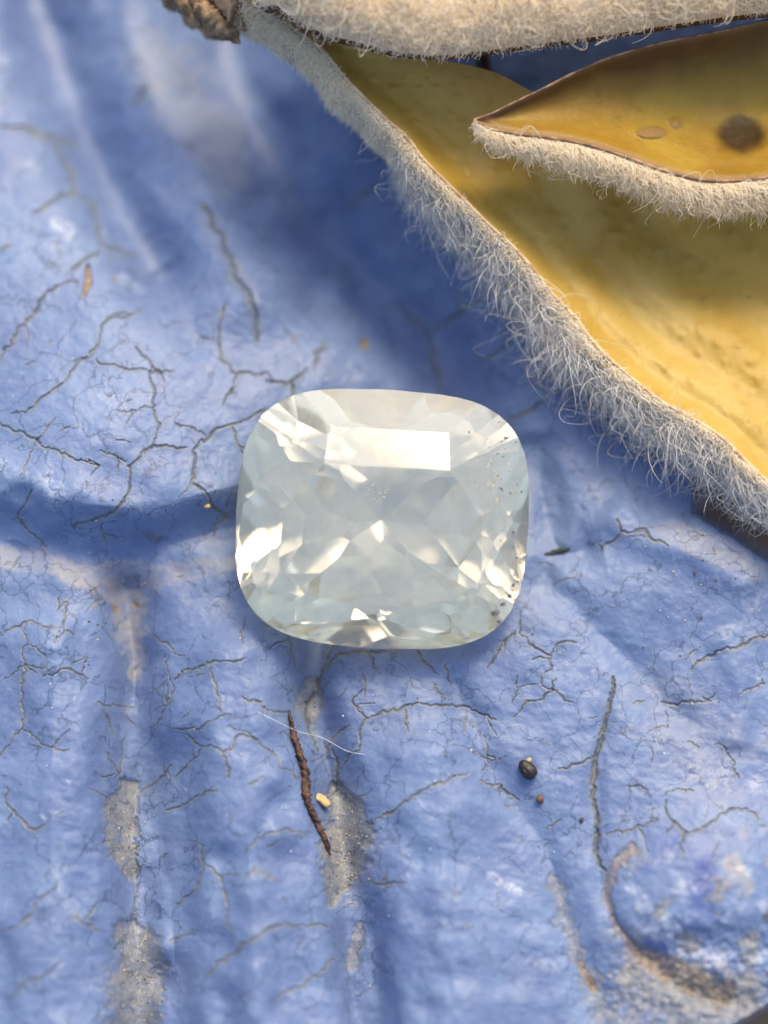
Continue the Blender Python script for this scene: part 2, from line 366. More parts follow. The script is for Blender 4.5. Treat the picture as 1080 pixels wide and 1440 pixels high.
# mottled wear over the lower right lobe
lob = np.exp(-(((U - 1010) / 150) ** 2 + ((Vv - 1290) / 130) ** 2) ** 2)
scuff = np.maximum(scuff, lob * .75 * sstep(.12, .42, fbm(U, Vv, 34, 4, 50)))
worn = np.maximum(worn, lob * .9 * sstep(.10, .30, fbm(U, Vv, 40, 4, 57)))
deep = lob * sstep(-.05, .35, fbm(U, Vv, 60, 4, 63))

# the casting ends at the lower right corner and beyond the big bract; below it lies the brown ground
edge1 = (Vv - np.interp(U, [700, 900, 990, 1080, 1200, 2000], [1750, 1500, 1468, 1415, 1340, 1150]))
f1 = sstep(-4, 16, edge1 + 7 * fbm(U, Vv, 30, 3, 70)); H = H * (1 - f1) - 4.2 * f1
edge2 = np.minimum(U - 985 - .0 * Vv, np.minimum((Vv - 560), (U - 1000) * .62 + 728 - Vv))
f2 = sstep(-14, 30, edge2 + 5 * fbm(U, Vv, 24, 3, 71)); H = H * (1 - f2) - 3.5 * f2

rust = np.maximum(rust, np.maximum(f1, f2) * .95)
P = at(U, Vv, H)
blue = NT('cracked_blue_paint')
mot = blue.noise(.45, 5, .6); fine = blue.noise(5., 6, .65); vf = blue.noise(42., 3, .6)
stre = blue.noise(1.6, 6, .7, .6)
col = blue.mix(blue.ramp(mot, .3, .7), (.100, .146, .300), (.138, .200, .368))
col = blue.mix(blue.ramp(stre, .42, .72, 0, .45), col, (.18, .27, .44))
col = blue.mix(blue.ramp(fine, .50, .74, 0, .30), col, (.25, .33, .50))
col = blue.mix(blue.ramp(vf, .66, .76, 0, .35), col, (.42, .48, .72))
col = blue.mix(blue.ramp(blue.noise(3.1, 5, .7), .58, .75, 0, .5), col, (.068, .10, .25))
col = blue.mix(blue.math('MULTIPLY', blue.attr('deep'), .75), col, (.040, .070, .27))
grain = blue.noise(16., 5, .75)
wc = blue.mix(blue.ramp(blue.noise(5.5, 7, .75), .35, .65), (.13, .15, .19), (.25, .26, .27))
wc = blue.mix(blue.ramp(blue.noise(34., 3, .6), .60, .72, 0, .9), wc, (.035, .03, .028))
wc = blue.mix(blue.ramp(blue.noise(19., 5, .7), .56, .70, 0, .75), wc, (.62, .55, .40))
col = blue.mix(blue.math('MULTIPLY', blue.attr('scuff'), blue.ramp(blue.noise(9., 5, .8), .38, .66, .0, .75)), col, (.55, .60, .70))
col = blue.mix(blue.math('MULTIPLY', blue.attr('dirt'), blue.ramp(blue.noise(4.5, 7, .75), .28, .60, .15, .85)), col, (.33, .315, .29))
col = blue.mix(blue.math('MULTIPLY', blue.attr('worn'), blue.ramp(blue.noise(7.5, 6, .7), .30, .52, .25, 1.)), col, wc)
rc = blue.mix(blue.ramp(grain, .35, .65), (.085, .055, .03), (.34, .24, .13))
col = blue.mix(blue.attr('rust'), col, rc)
vor = blue.n('ShaderNodeTexVoronoi', feature='DISTANCE_TO_EDGE'); wp = blue.n('ShaderNodeVectorMath', operation='ADD')
wn_ = blue.n('ShaderNodeTexNoise'); blue.t.links.new(blue.tc.outputs['Object'], wn_.inputs['Vector']); wn_.inputs['Scale'].default_value = 2.2; wn_.inputs['Detail'].default_value = 6
wsub = blue.n('ShaderNodeVectorMath', operation='SCALE'); blue.t.links.new(wn_.outputs['Color'], wsub.inputs[0]); wsub.inputs['Scale'].default_value = .8
blue.t.links.new(blue.tc.outputs['Object'], wp.inputs[0]); blue.t.links.new(wsub.outputs[0], wp.inputs[1]); blue.t.links.new(wp.outputs[0], vor.inputs['Vector']); vor.inputs['Scale'].default_value = 1.5
craze = blue.math('MULTIPLY', blue.ramp(vor.outputs['Distance'], .0, .030, 1, 0), blue.ramp(blue.noise(.9, 4, .7), .40, .52, 0, 1))
col = blue.mix(blue.math('MULTIPLY', craze, .7), col, (.05, .075, .14))
col = blue.mix(blue.math('MULTIPLY', blue.attr('halo'), blue.ramp(fine, .35, .65, .15, .7)), col, (.17, .20, .23))
col = blue.mix(blue.math('MULTIPLY', blue.attr('crack'), .85), col, blue.mix(blue.ramp(fine, .4, .7), (.070, .082, .088), (.20, .20, .18)))
nb = blue.bump(craze, -.5, .02); nb = blue.bump(vf, .25, .012, nb); nb = blue.bump(fine, .32, .05, nb); nb = blue.bump(blue.noise(14., 4, .6), .22, .03, nb)
rg = blue.ramp(fine, .3, .7, .34, .52)
blue_m = blue.fin(col, rg, nb, Specular_IOR_Level=.35)
surf = mesh_np('painted_surface', P, grid_faces(len(GU), len(GV))[:, ::-1], blue_m, attrs=dict(crack=crack, worn=worn, rust=rust, scuff=scuff, deep=deep, halo=halo, dirt=dirt))
tag(surf, 'folded casting in cracked and peeling blue paint that the stone rests on', kind='structure')

def ground_h(px, py):
    """surface height under a pixel"""
    i = np.clip(np.searchsorted(GU, px), 0, len(GU) - 1); j = np.clip(np.searchsorted(GV, py), 0, len(GV) - 1)
    return float(H[i, j])

gm = NT('brown_ground')
gn = gm.noise(1.2, 8, .7, .4)
gcol = gm.mix(gm.ramp(gn, .35, .65), (.09, .045, .022), (.30, .16, .08))
g_m = gm.fin(gcol, .85, gm.bump(gn, .8, .15))
gx = np.linspace(-60, 60, 90); GX, GY = np.meshgrid(gx, gx, indexing='ij')
gr = mesh_np('ground', np.stack([GX.ravel(), GY.ravel(), (-4.6 + .12 * fbm(GX, GY, 3, 3, 2)).ravel()], 1), grid_faces(90, 90), g_m)
tag(gr, 'rough brown ground below the edge of the blue casting', kind='structure')

# ------------------------------------------------------------------ the gemstone, cut facet by facet
GA, GB, GN = 2.005, 1.775, 3.3
def outline(phi):
    c, s = math.cos(phi), math.sin(phi); k = (abs(c / GA) ** GN + abs(s / GB) ** GN) ** (-1 / GN); return k * c, k * s
OUT = [outline(2 * math.pi * i / 720) for i in range(720)]
def support(a): return max(x * math.cos(a) + y * math.sin(a) for x, y in OUT)
bmg = bmesh.new(); bmesh.ops.create_cube(bmg, size=8)
def facet(az, tilt, point=None, dist=None):
    """keep what lies behind the plane; tilt 0 is the table, 90 the girdle, 180 straight down"""
    n = Vector((math.cos(az) * math.sin(tilt), math.sin(az) * math.sin(tilt), math.cos(tilt)))
    bmesh.ops.bisect_plane(bmg, geom=bmg.verts[:] + bmg.edges[:] + bmg.faces[:], dist=1e-6, plane_co=point, plane_no=n, clear_outer=True)
    ed = [e for e in bmg.edges if e.is_boundary]
    if ed: bmesh.ops.edgeloop_fill(bmg, edges=ed)
CH, PD, GH = .50, 1.88, .045                    # crown height, pavilion depth, half girdle
N = 72
for i in range(N):
    a = 2 * math.pi * (i + .5) / N; h = support(a); facet(a, math.pi / 2, Vector((h * math.cos(a), h * math.sin(a), 0)))
facet(0, 0, Vector((0, 0, CH)))
TB = [(-.84, .68), (.86, .68), (1.30, .36), (1.375, -.76), (.83, -1.20), (-.86, -1.17), (-1.375, -.76), (-1.33, .36)]
TB = TB[::-1]                                     # counter-clockwise
for i in range(8):
    a, b = Vector(TB[i]), Vector(TB[(i + 1) % 8]); m = (a + b) / 2; d = (b - a).normalized(); nrm = Vector((d.y, -d.x))
    if nrm.dot(m) < 0: nrm = -nrm
    az = math.atan2(nrm.y, nrm.x)
    facet(az, R([24, 19][nrm.y > .99]), Vector((m.x, m.y, CH)))
    av = math.atan2(a.y, a.x); h = support(av); rho = a.length * 1.0
    facet(av, math.atan2(CH - GH, h - rho) , Vector((h * math.cos(av), h * math.sin(av), GH)))
facet(R(90), R(31), Vector((0, 1.20, CH - .52 * math.tan(R(19)) + .0)))
CROWN = 2
for n_, off_, tl_, inset in [[(16, .5, 40.5, 0)], [(20, .4, 37, .06), (28, .1, 45, 0)], [(16, .5, 33, .16), (22, .2, 38, .06), (32, .3, 47, 0)]][CROWN]:
    q = random.Random(n_)
    for i in range(n_):
        av = 2 * math.pi * (i + off_) / n_ + q.uniform(-.05, .05); h = support(av) - inset
        facet(av, R(tl_ + q.uniform(-1.5, 1.5)), Vector((h * math.cos(av), h * math.sin(av), GH + inset * .95)))
RB = [0, .2, .4, .6, .8, 1.0]; TL = [41.5, 44.5, 46, 51, 55]        # pavilion rows, culet to girdle
SUMT = sum((RB[k + 1] - RB[k]) * math.tan(R(TL[k])) for k in range(len(TL)))
for k, (n, off, jit) in enumerate([(8, .5, .06), (16, .5, .08), (24, .5, .08), (24, .0, .08), (32, .5, .01)]):
    q = random.Random(k * 7 + 1)
    for i in range(n):                            # each row is steeper than the one below it
        av = 2 * math.pi * (i + off) / n + q.uniform(-jit, jit); h = support(av); kk = PD / (SUMT * h)
        z0 = -PD + sum((RB[j + 1] - RB[j]) * math.tan(R(TL[j])) for j in range(k)) * kk * h
        r0 = RB[k] * h
        facet(av, math.pi - math.atan(math.tan(R(TL[k])) * kk * (1 + q.uniform(-jit, jit) * 1.2)), Vector((math.cos(av) * r0, math.sin(av) * r0, z0 - GH * (k > 0))))
print('facet rows', sum(f.normal.z > .05 for f in bmg.faces), sum(f.normal.z < -.05 for f in bmg.faces))
bmg.normal_update()
gem_c = pt(538, 729, .82)
gem = empty('gemstone', gem_c)
tag(gem, 'milky pale blue and cream cushion-cut faceted gem resting on blue paint', 'gem')
ax = Vector((CAM[0], CAM[1], CAM[2])) - gem_c; ax.normalize(); ax = (ax + Vector((.02, .03, 0))).normalized()
xg = (Vector((1, 0, 0)) - ax * ax.x).normalized(); yg = ax.cross(xg)
MG = Matrix.Identity(3); MG.col[0], MG.col[1], MG.col[2] = xg, yg, ax
MG = (MG @ Matrix.Rotation(R(-3.2), 3, 'Z')).to_4x4(); MG.translation = gem_c

def gem_material():
    s = NT('milky_sapphire'); t = s.t
    gl = s.n('ShaderNodeBsdfGlass'); gl.inputs['IOR'].default_value = 1.76; gl.inputs['Roughness'].default_value = .0
    gl.inputs['Color'].default_value = (1, .974, .89, 1)
    df = s.n('ShaderNodeBsdfDiffuse'); df.inputs['Color'].default_value = (.86, .955, 1, 1)
    tr = s.n('ShaderNodeBsdfTranslucent'); tr.inputs['Color'].default_value = (1, .95, .84, 1)
    silk = s.noise(1.1, 5, .6, .8)
    m1 = s.n('ShaderNodeMixShader'); m1.inputs[0].default_value = .5; t.links.new(df.outputs[0], m1.inputs[1]); t.links.new(tr.outputs[0], m1.inputs[2])
    m2 = s.n('ShaderNodeMixShader'); t.links.new(s.ramp(silk, .3, .7, .06, .16), m2.inputs[0]); t.links.new(gl.outputs[0], m2.inputs[1]); t.links.new(m1.outputs[0], m2.inputs[2])
    wv = s.n('ShaderNodeTexWave'); mp = s.n('ShaderNodeMapping'); t.links.new(s.tc.outputs['Object'], mp.inputs[0]); t.links.new(mp.outputs[0], wv.inputs['Vector'])
    mp.inputs['Rotation'].default_value = (.3, .5, .9); wv.inputs['Scale'].default_value = 7; wv.inputs['Distortion'].default_value = 1.5; wv.inputs['Detail'].default_value = 3
    sc_ = s.bump(wv.outputs['Fac'], .002, .006); 
    t.links.new(m2.outputs[0], s.out.inputs['Surface'])
    return s.m
gem_m = gem_material()
def face_obj(name, faces):
    vs = {}; V = []; F = []
    for f in faces:
        idx = []
        for v in f.verts:
            if v.index not in vs: vs[v.index] = len(V); V.append(MG @ v.co)
            idx.append(vs[v.index])
        F.append(idx)
    me = bpy.data.meshes.new(name); me.from_pydata([tuple(v) for v in V], [], F); me.materials.append(gem_m)
    return link(name, me, gem)
bmg.verts.index_update()
gird, pav = [], []
for f in bmg.faces:
    if f.normal.z > .97: face_obj('table_facet', [f])
    elif f.normal.z > .05: face_obj('crown_facet', [f])
    elif f.normal.z < -.05: face_obj('pavilion_facet', [f])
    else: gird.append(f)
face_obj('girdle', gird)
print('facets', len(bmg.faces))

# pits and chips on the right of the stone: dark specks sunk in the crown
dark = NT('dark_inclusion').fin((.06, .06, .07), .5)
def crown_point(px, py):
    """where a pixel meets the stone's upper side"""
    o = Vector(CAM); d = (pt(px, py, 0) - o).normalized()
    best = None; Mi = MG.inverted(); ol = Mi @ o; dl = (Mi.to_3x3() @ d)
    tin, nn = -1e9, None
    for f in bmg.faces:
        den = f.normal.dot(dl)
        if den < -1e-6:
            t_ = (f.verts[0].co - ol).dot(f.normal) / den
            if t_ > tin: tin, nn = t_, f.normal
    return MG @ (ol + dl * tin), (MG.to_3x3() @ nn)
def lump(c, r, seed=0, sq=(1, 1, 1), sub=1, rough=.25):
    bm = bmesh.new(); bmesh.ops.create_icosphere(bm, subdivisions=sub, radius=1)
    q = random.Random(seed)
    for v in bm.verts: v.co *= 1 + q.uniform(-rough, rough)
    V = [(Vector((v.co.x * sq[0], v.co.y * sq[1], v.co.z * sq[2])) * r + Vector(c)) for v in bm.verts]; F = [[v.index for v in f.verts] for f in bm.faces]
    bm.free(); return V, F
def joined(name, lumps, mat, parent=None, smooth=False):
    V, F = [], []
    for v, f in lumps:
        o = len(V); V += [tuple(x) for x in v]; F += [[i + o for i in g] for g in f]
    me = bpy.data.meshes.new(name); me.from_pydata(V, [], F); me.materials.append(mat)
    if smooth: me.polygons.foreach_set('use_smooth', [True] * len(F))
    return link(name, me, parent)
q = random.Random(3); sp = []
for k in range(90):
    if k < 62: px = q.gauss(708, 20); py = q.uniform(590, 700)
    else: px = q.gauss(722, 10); py = q.uniform(740, 860)
    if ((px - 538) / 198) ** 4 + ((py - 729) / 176) ** 4 > 1: continue
    c, n = crown_point(px, py); sp.append(lump(c - n * .006, min(.028, .005 + q.expovariate(160)), k, (1, q.uniform(.5, 1), .5), 1, .35))
o = joined('pit_mark', sp, dark, gem); tag(o, kind='stuff')
fl = []; creamy = NT('cream_inclusion').fin((.90, .84, .70), .6)
for k in range(46):
    if k < 16: px, py, dp = q.gauss(533, 9), q.gauss(686, 9), q.uniform(.25, .5)
    else: px, py, dp = q.gauss(694, 13), q.gauss(655 + 20 * (k % 4), 16), q.uniform(.03, .10)
    c, n = crown_point(px, py); fl.append(lump(c - Vector(ax) * dp, q.uniform(.008, .024), k + 300, (1, q.uniform(.4, 1), .3), 1, .5))
tag(joined('feather_inclusion', fl, creamy, gem), kind='stuff')
for k, (px, py, r) in enumerate([(697, 862, .075), (708, 850, .05), (702, 874, .04), (717, 838, .05), (722, 823, .04)]):
    c, n = crown_point(px, py); v, f = lump(c - n * r * .3, r * .8, k + 50, (1, .7, .4), 2, .35)
    o = joined('edge_chip', [(v, f)], NT('chip_grey').fin((.13, .15, .18), .75) if k == 0 else bpy.data.materials['chip_grey'], gem)
    if k == 0: tag(o, 'largest dark chip in the stone rim')

# ------------------------------------------------------------------ fur
def fur(name, root, dirs, length, radius, mat, parent, curl=.35, droop=0., segs=7, seed=0, clump=None):
    g = np.random.default_rng(seed); n = len(root)
    d = dirs / (np.linalg.norm(dirs, axis=1, keepdims=True) + 1e-9)
    a = g.normal(size=(n, 3)); a -= (a * d).sum(1, keepdims=True) * d; a /= np.linalg.norm(a, axis=1, keepdims=True) + 1e-9
    b = np.cross(d, a); t = np.linspace(0, 1, segs)[None, :, None]
    L = length[:, None, None]; ph = g.uniform(0, 6.3, (n, 1, 1)); fr = g.uniform(1.2, 5.5, (n, 1, 1)); cu = curl * g.uniform(.2, 1.4, (n, 1, 1))
    Pp = root[:, None] + d[:, None] * L * t + a[:, None] * L * cu * (np.sin(fr * t + ph) - np.sin(ph)) * .5 + b[:, None] * L * cu * (np.cos(fr * t * 1.3 + ph) - np.cos(ph)) * .4
    Pp[..., 2:3] -= droop * L * t ** 2
    hc = bpy.data.hair_curves.new(name); hc.add_curves([segs] * n)
    hc.attributes['position'].data.foreach_set('vector', Pp.astype(np.float32).ravel())
    rad = (radius * g.uniform(.6, 1.25, (n, 1)) * (1 - .75 * t[0, :, 0][None] ** 1.5)).astype(np.float32)
    ra = hc.attributes.get('radius') or hc.attributes.new('radius', 'FLOAT', 'POINT'); ra.data.foreach_set('value', rad.ravel())
    hc.materials.append(mat)
    o = link(name, hc, parent); o['kind'] = 'stuff'; return o
def fur_mat(name, c1, c2, tl=.45):
    s = NT(name); t = s.t; info = s.n('ShaderNodeHairInfo')
    col = s.mix(info.outputs['Random'], c1, c2)
    s.t.links.new(col, s.b.inputs['Base Color']); s.b.inputs['Roughness'].default_value = .38; s.b.inputs['Specular IOR Level'].default_value = .6
    tr = s.n('ShaderNodeBsdfTranslucent'); t.links.new(col, tr.inputs[0])
    m = s.n('ShaderNodeMixShader'); m.inputs[0].default_value = tl; t.links.new(s.b.outputs[0], m.inputs[1]); t.links.new(tr.outputs[0], m.inputs[2])
    t.links.new(m.outputs[0], s.out.inputs['Surface']); return s.m
fur_cream = fur_mat('cream_fur', (.93, .82, .62), (.98, .93, .82), .5)
fur_shaded = fur_mat('shaded_fur', (.48, .46, .44), (.90, .88, .85), .30)  # pale fur greyed: shade on the lower fringe put into its colour
skin_m = None
def hide_mat(name, a, b):
    s = NT(name); n1 = s.noise(2.2, 6, .65); n2 = s.noise(18, 4, .6)
    return s.fin(s.mix(s.ramp(n1, .35, .65), a, b), .8, s.bump(n2, .6, .03))
hide_tan = hide_mat('tan_bract_back', (.55, .40, .25), (.72, .58, .40))
hide_shaded = hide_mat('shaded_bract_back', (.26, .22, .18), (.40, .34, .28))  # darker back: the shade behind the fringe is painted in

def lining(name, c_deep, c_mid, c_lite, c_rim):
    s = NT(name); n1 = s.noise(.55, 5, .6, .5); n2 = s.noise(3.2, 6, .65); n3 = s.noise(11., 4, .6)
    col = s.mix(s.ramp(n1, .3, .7), c_mid, c_lite)
    col = s.mix(s.attr('brown'), col, c_deep)
    col = s.mix(s.ramp(n2, .52, .78, 0, .45), col, c_deep)
    col = s.mix(s.ramp(n3, .66, .74, 0, .45), col, c_rim)
    col = s.mix(s.ramp(s.noise(7., 3, .6), .70, .78, 0, .6), col, (.10, .07, .02))
    col = s.mix(s.attr('rim'), col, c_rim)
    col = s.mix(s.attr('spot'), col, (.045, .022, .008))
    nb = s.bump(n3, .25, .03); nb = s.bump(n2, .35, .08, nb)
    s.t.links.new(col, s.b.inputs['Base Color']); s.t.links.new(nb, s.b.inputs['Normal'])
    s.b.inputs['Roughness'].default_value = .42; s.b.inputs['Specular IOR Level'].default_value = .45
    tr = s.n('ShaderNodeBsdfTranslucent'); s.t.links.new(col, tr.inputs[0])
    m = s.n('ShaderNodeMixShader'); m.inputs[0].default_value = .38; s.t.links.new(s.b.outputs[0], m.inputs[1]); s.t.links.new(tr.outputs[0], m.inputs[2])
    s.t.links.new(m.outputs[0], s.out.inputs['Surface']); return s.m
yellow_m = lining('yellow_lining', (.34, .18, .03), (.62, .40, .065), (.74, .53, .15), (.62, .48, .30))
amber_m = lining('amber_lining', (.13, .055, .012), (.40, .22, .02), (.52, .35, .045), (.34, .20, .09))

def outward(Rm, sign):
    d = np.gradient(Rm, axis=0); d[:, 2] = 0; d /= np.linalg.norm(d, axis=1, keepdims=True) + 1e-9
    return np.stack([d[:, 1], -d[:, 0], np.zeros(len(d))], 1) * sign

# ---- big bract
NS, NTT = 260, 120
near = spline([(322,-14,2.15),(352,8,2.2),(384,22,2.2),(447,66,2.15),(490,116,2.05),(538,164,1.95),(572,195,1.86),(596,226,1.78),(640,270,1.64),(683,313,1.5),(721,348,1.36),
  (757,388,1.2),(772,409,1.18),(810,450,1.14),(839,488,1.1),(887,532,1.06),(931,566,1.05),(974,590,1.08),(1012,614,1.1),(1046,647,1.08),(1080,679,1.0),(1140,728,.9),(1210,770,.85)], NS)
far = spline([(330,-22,2.1),(380,-6,2.05),(450,30,2.0),(530,62,1.95),(600,80,1.9),(690,100,1.8),(750,130,1.75),(830,170,1.5),(930,200,1.3),(1060,190,1.3),(1250,160,1.4),(1400,180,1.5)], NS)
s_ = np.linspace(0, 1, NS)[:, None]; t_ = (np.linspace(0, 1, NTT) ** 1.25)[None]
PX = near[:, None, 0] * (1 - t_) + far[:, None, 0] * t_; PY = near[:, None, 1] * (1 - t_) + far[:, None, 1] * t_
span = np.hypot(near[:, 0] - far[:, 0], near[:, 1] - far[:, 1])[:, None] / 100
Z = near[:, None, 2] * (1 - t_) + far[:, None, 2] * t_ - np.minimum(.28 * span, .72) * np.sin(np.pi * t_ ** .8) ** 1.0
dpx = t_ * span * 100
Z += .07 * np.exp(-((dpx - 62 - 14 * np.sin(s_ * 7)) / 22) ** 2) * sstep(.25, .5, s_) - .07 * np.exp(-((dpx - 24) / 14) ** 2) * sstep(.1, .3, s_)
Z += .20 * np.exp(-((dpx - 150 - 30 * np.sin(s_ * 5 + 1)) / 40) ** 2) * sstep(.35, .6, s_) + .12 * np.exp(-((dpx - 240) / 30) ** 2) * sstep(.4, .7, s_)
Z += .02 * fbm(PX, PY, 60, 3, 80) + .007 * fbm(PX, PY, 14, 3, 82)
Z += .02 * sstep(.45, .7, fbm(PX, PY, 12, 1, 84))          # pimples
Vi = at(PX, PY, Z)
rimA = np.clip(np.exp(-(dpx / (3.2 + 1.2 * vnoise(PX, PY, 25, 8))) ** 2), 0, 1) * np.ones_like(PX)
brown = np.clip(sstep(.65, 1., t_ + 0 * PX) * .6 + sstep(.16, .0, s_) * .4 + .25 * fbm(PX, PY, 120, 3, 86) * sstep(40, 120, dpx), 0, 1)  # upper bracts' shade painted as brown along far edge; stalk end and mottling brown
big = empty('large_bract', pt(800, 420, .2))
tag(big, 'large bud scale with yellow inside and long shade-greyed fringe beside the gem', 'bud scale')
mesh_np('lining', Vi, grid_faces(NS, NTT)[:, ::-1], yellow_m, big, attrs=dict(rim=rimA, brown=brown, spot=0 * rimA))
# outer back: rolls over the rim, out and down, then under
Rn = at(near[:, 0], near[:, 1], near[:, 2] + .012); ow = outward(Rn, 1)
if (ow[NS // 2, 0] > 0): ow = -ow
u_ = np.linspace(0, 1, 46)
wid = np.interp(np.linspace(0, 1, NS), [0, .15, .35, .55, .75, 1], [.20, .19, .17, .18, .12, .08])
zlow = np.interp(np.linspace(0, 1, NS), [0, .2, .4, .6, 1], [1.55, 1.0, .45, .25, .15])
ang = u_ * R(205)
hh = (Rn[:, 2] - zlow)
Vo = np.zeros((NS, 46, 3))
Vo[:, :, :2] = Rn[:, None, :2] + ow[:, None, :2] * (wid[:, None] * (np.sin(ang)[None] * 1.0 + .10 * np.sin(ang * 3)[None] * 0))[..., None]
Vo[:, :, 2] = Rn[:, None, 2] + .02 * np.sin(ang)[None] - hh[:, None] * ((1 - np.cos(ang)) / 2)[None]
tuck = np.clip((ang - R(150)) / R(55), 0, 1)
Vo[:, :, :2] += -ow[:, None, :2] * (tuck ** 1.5 * .5)[None, :, None]
Vo += (ow * 0)[:, None]
nzz = fbm(np.arange(NS)[:, None] * 2.0 + 0 * u_, 60 * u_[None] + 0 * Vo[..., 0], 18, 3, 90); Vo[:, :, :2] += ow[:, None, :2] * (.035 * nzz * np.sin(np.minimum(ang, 2.6)))[..., None]
back = mesh_np('back', Vo.reshape(-1, 3), grid_faces(NS, 46), hide_shaded, big)
# fine brown lip along the rim
def lip(name, Rm, rad, mat, parent, k=7):
    d = np.gradient(Rm, axis=0); d /= np.linalg.norm(d, axis=1, keepdims=True); side = np.cross(d, [0, 0, 1.]); side /= np.linalg.norm(side, axis=1, keepdims=True); up = np.cross(side, d)
    a = np.linspace(0, 2 * np.pi, k); rr = rad * (1 + .3 * vnoise(np.arange(len(Rm)) * 3., np.zeros(len(Rm)), 14, 5))
    Vt = Rm[:, None] + rr[:, None, None] * (side[:, None] * np.cos(a)[None, :, None] + up[:, None] * np.sin(a)[None, :, None])
    return mesh_np(name, Vt.reshape(-1, 3), grid_faces(len(Rm), k), mat, parent)
lipn = NT('brown_lip'); lip_m = lipn.fin(lipn.mix(lipn.ramp(lipn.noise(6., 4, .6), .35, .65), (.40, .25, .12), (.66, .50, .30)), .55)
lip('lip', Rn - ow * .01, .028, lip_m, big)

def grid_sample(Vg, n, smin, smax, umin, umax, seed, pw=1.0):
    g = np.random.default_rng(seed); a = g.uniform(smin, smax, n) * (Vg.shape[0] - 2); b = (umin + (umax - umin) * g.uniform(0, 1, n) ** pw) * (Vg.shape[1] - 2)
    i = a.astype(int); j = b.astype(int); fa = (a - i)[:, None]; fb = (b - j)[:, None]
    p = Vg[i, j] * (1 - fa) * (1 - fb) + Vg[i + 1, j] * fa * (1 - fb) + Vg[i, j + 1] * (1 - fa) * fb + Vg[i + 1, j + 1] * fa * fb
    du = Vg[i + 1, j] - Vg[i, j]; dv = Vg[i, j + 1] - Vg[i, j]; nn = np.cross(du, dv); nn /= np.linalg.norm(nn, axis=1, keepdims=True) + 1e-9
    return p, nn, du / (np.linalg.norm(du, axis=1, keepdims=True) + 1e-9), dv / (np.linalg.norm(dv, axis=1, keepdims=True) + 1e-9), a / (Vg.shape[0] - 1), b / (Vg.shape[1] - 1), g
# short pile close to the rim, cream at the upper end; lower fringe greyed to paint its shade
def big_fur(n, s0, s1, u0, u1, ln, rad, mat, seed, curl, out_, down, along, droop=0., jit=.35, clumps=True, pw=1.):
    p, nn, du, dv, ss, uu, g = grid_sample(Vo, n, s0, s1, u0, u1, seed, pw)
    i = np.clip((ss * (NS - 1)).astype(int), 0, NS - 1); o_ = ow[i]
    sgn = np.sign((nn * (o_ + np.array([0, 0, .6]))).sum(1, keepdims=True)); nn = nn * sgn
    d = nn * out_ + o_ * .35 * out_ + np.array([0, 0, -1.]) * down + du * along + g.normal(size=(n, 3)) * jit
    if clumps:
        cl = np.stack([vnoise(p[:, 0] * 100, p[:, 1] * 100, 28, 41), vnoise(p[:, 0] * 100, p[:, 1] * 100, 28, 47), 0 * uu], 1); d += cl * .55
    L = ln * g.uniform(.45, 1.25, n) * np.interp(ss, [0, .2, .45, .62, .76, .85, 1], [.45, .55, .85, 1.2, 1.15, .85, .6]) * (1 + .55 * vnoise(p[:, 0] * 100, p[:, 1] * 100, 34, 52))
    return fur('fringe', p, d, L, rad, mat, big, curl=curl, droop=droop, seed=seed, segs=8)
big_fur(11000, 0, 1, .012, .26, .10, .0055, fur_cream, 101, .5, .35, .35, .35)
big_fur(9000, 0, .38, .04, .50, .17, .0052, fur_cream, 105, .6, .5, .4, .35, droop=.1)
big_fur(8500, .28, 1, .14, .62, .26, .0044, fur_shaded, 102, .8, .6, .6, .25, droop=.2)
big_fur(2600, .3, 1, .2, .55, .46, .0044, fur_shaded, 103, 1.0, .8, .5, .1, droop=.35, jit=.5)
big_fur(120, .15, .9, .25, .55, .62, .0045, fur_shaded, 104, .9, 1.0, .3, .0, droop=.5, jit=.45)

# ---- amber bract on the right
NA = 160
near2 = spline([(666,170,2.35),(690,181,2.33),(730,189,2.3),(780,195,2.26),(830,205,2.2),(880,221,2.15),(930,239,2.1),(985,253,2.05),(1040,254,2.05),(1100,246,2.1),(1200,225,2.1)], NA)
far2 = spline([(666,169,2.35),(690,160,2.36),(725,143,2.36),(765,124,2.36),(810,101,2.34),(860,80,2.3),(930,60,2.25),(1010,44,2.2),(1090,25,2.2),(1200,-10,2.2),(1300,-60,2.2)], NA)
s2 = np.linspace(0, 1, NA)[:, None]; t2 = np.linspace(0, 1, 90)[None]
PX2 = near2[:, None, 0] * (1 - t2) + far2[:, None, 0] * t2; PY2 = near2[:, None, 1] * (1 - t2) + far2[:, None, 1] * t2
sp2 = np.hypot(near2[:, 0] - far2[:, 0], near2[:, 1] - far2[:, 1])[:, None] / 100
Z2 = near2[:, None, 2] * (1 - t2) + far2[:, None, 2] * t2 - np.minimum(.28 * sp2, .6) * np.sin(np.pi * t2)
hole = np.hypot((PX2 - 1040) / 36, (PY2 - 190) / 26) + .15 * fbm(PX2, PY2, 20, 2, 95)
Z2 -= .05 * sstep(1.3, .5, hole)
crust = np.hypot((PX2 - 916) / 22, (PY2 - 186) / 9); Z2 += .05 * sstep(1.1, .8, crust)
bub = np.hypot(PX2 - 951, PY2 - 172) / 9; Z2 += .05 * np.sqrt(np.clip(1 - bub ** 2, 0, 1))
Z2 += .012 * fbm(PX2, PY2, 40, 3, 97) + .03 * np.exp(-((t2 * sp2 * 100 - 10) / 5) ** 2)
d2 = t2 * sp2 * 100; d2b = (1 - t2) * sp2 * 100
rim2 = np.clip(np.exp(-(d2 / 7) ** 2) + .6 * np.exp(-(d2b / 6) ** 2) + .8 * sstep(1.1, .8, crust) + .5 * sstep(1.2, .8, bub), 0, 1)
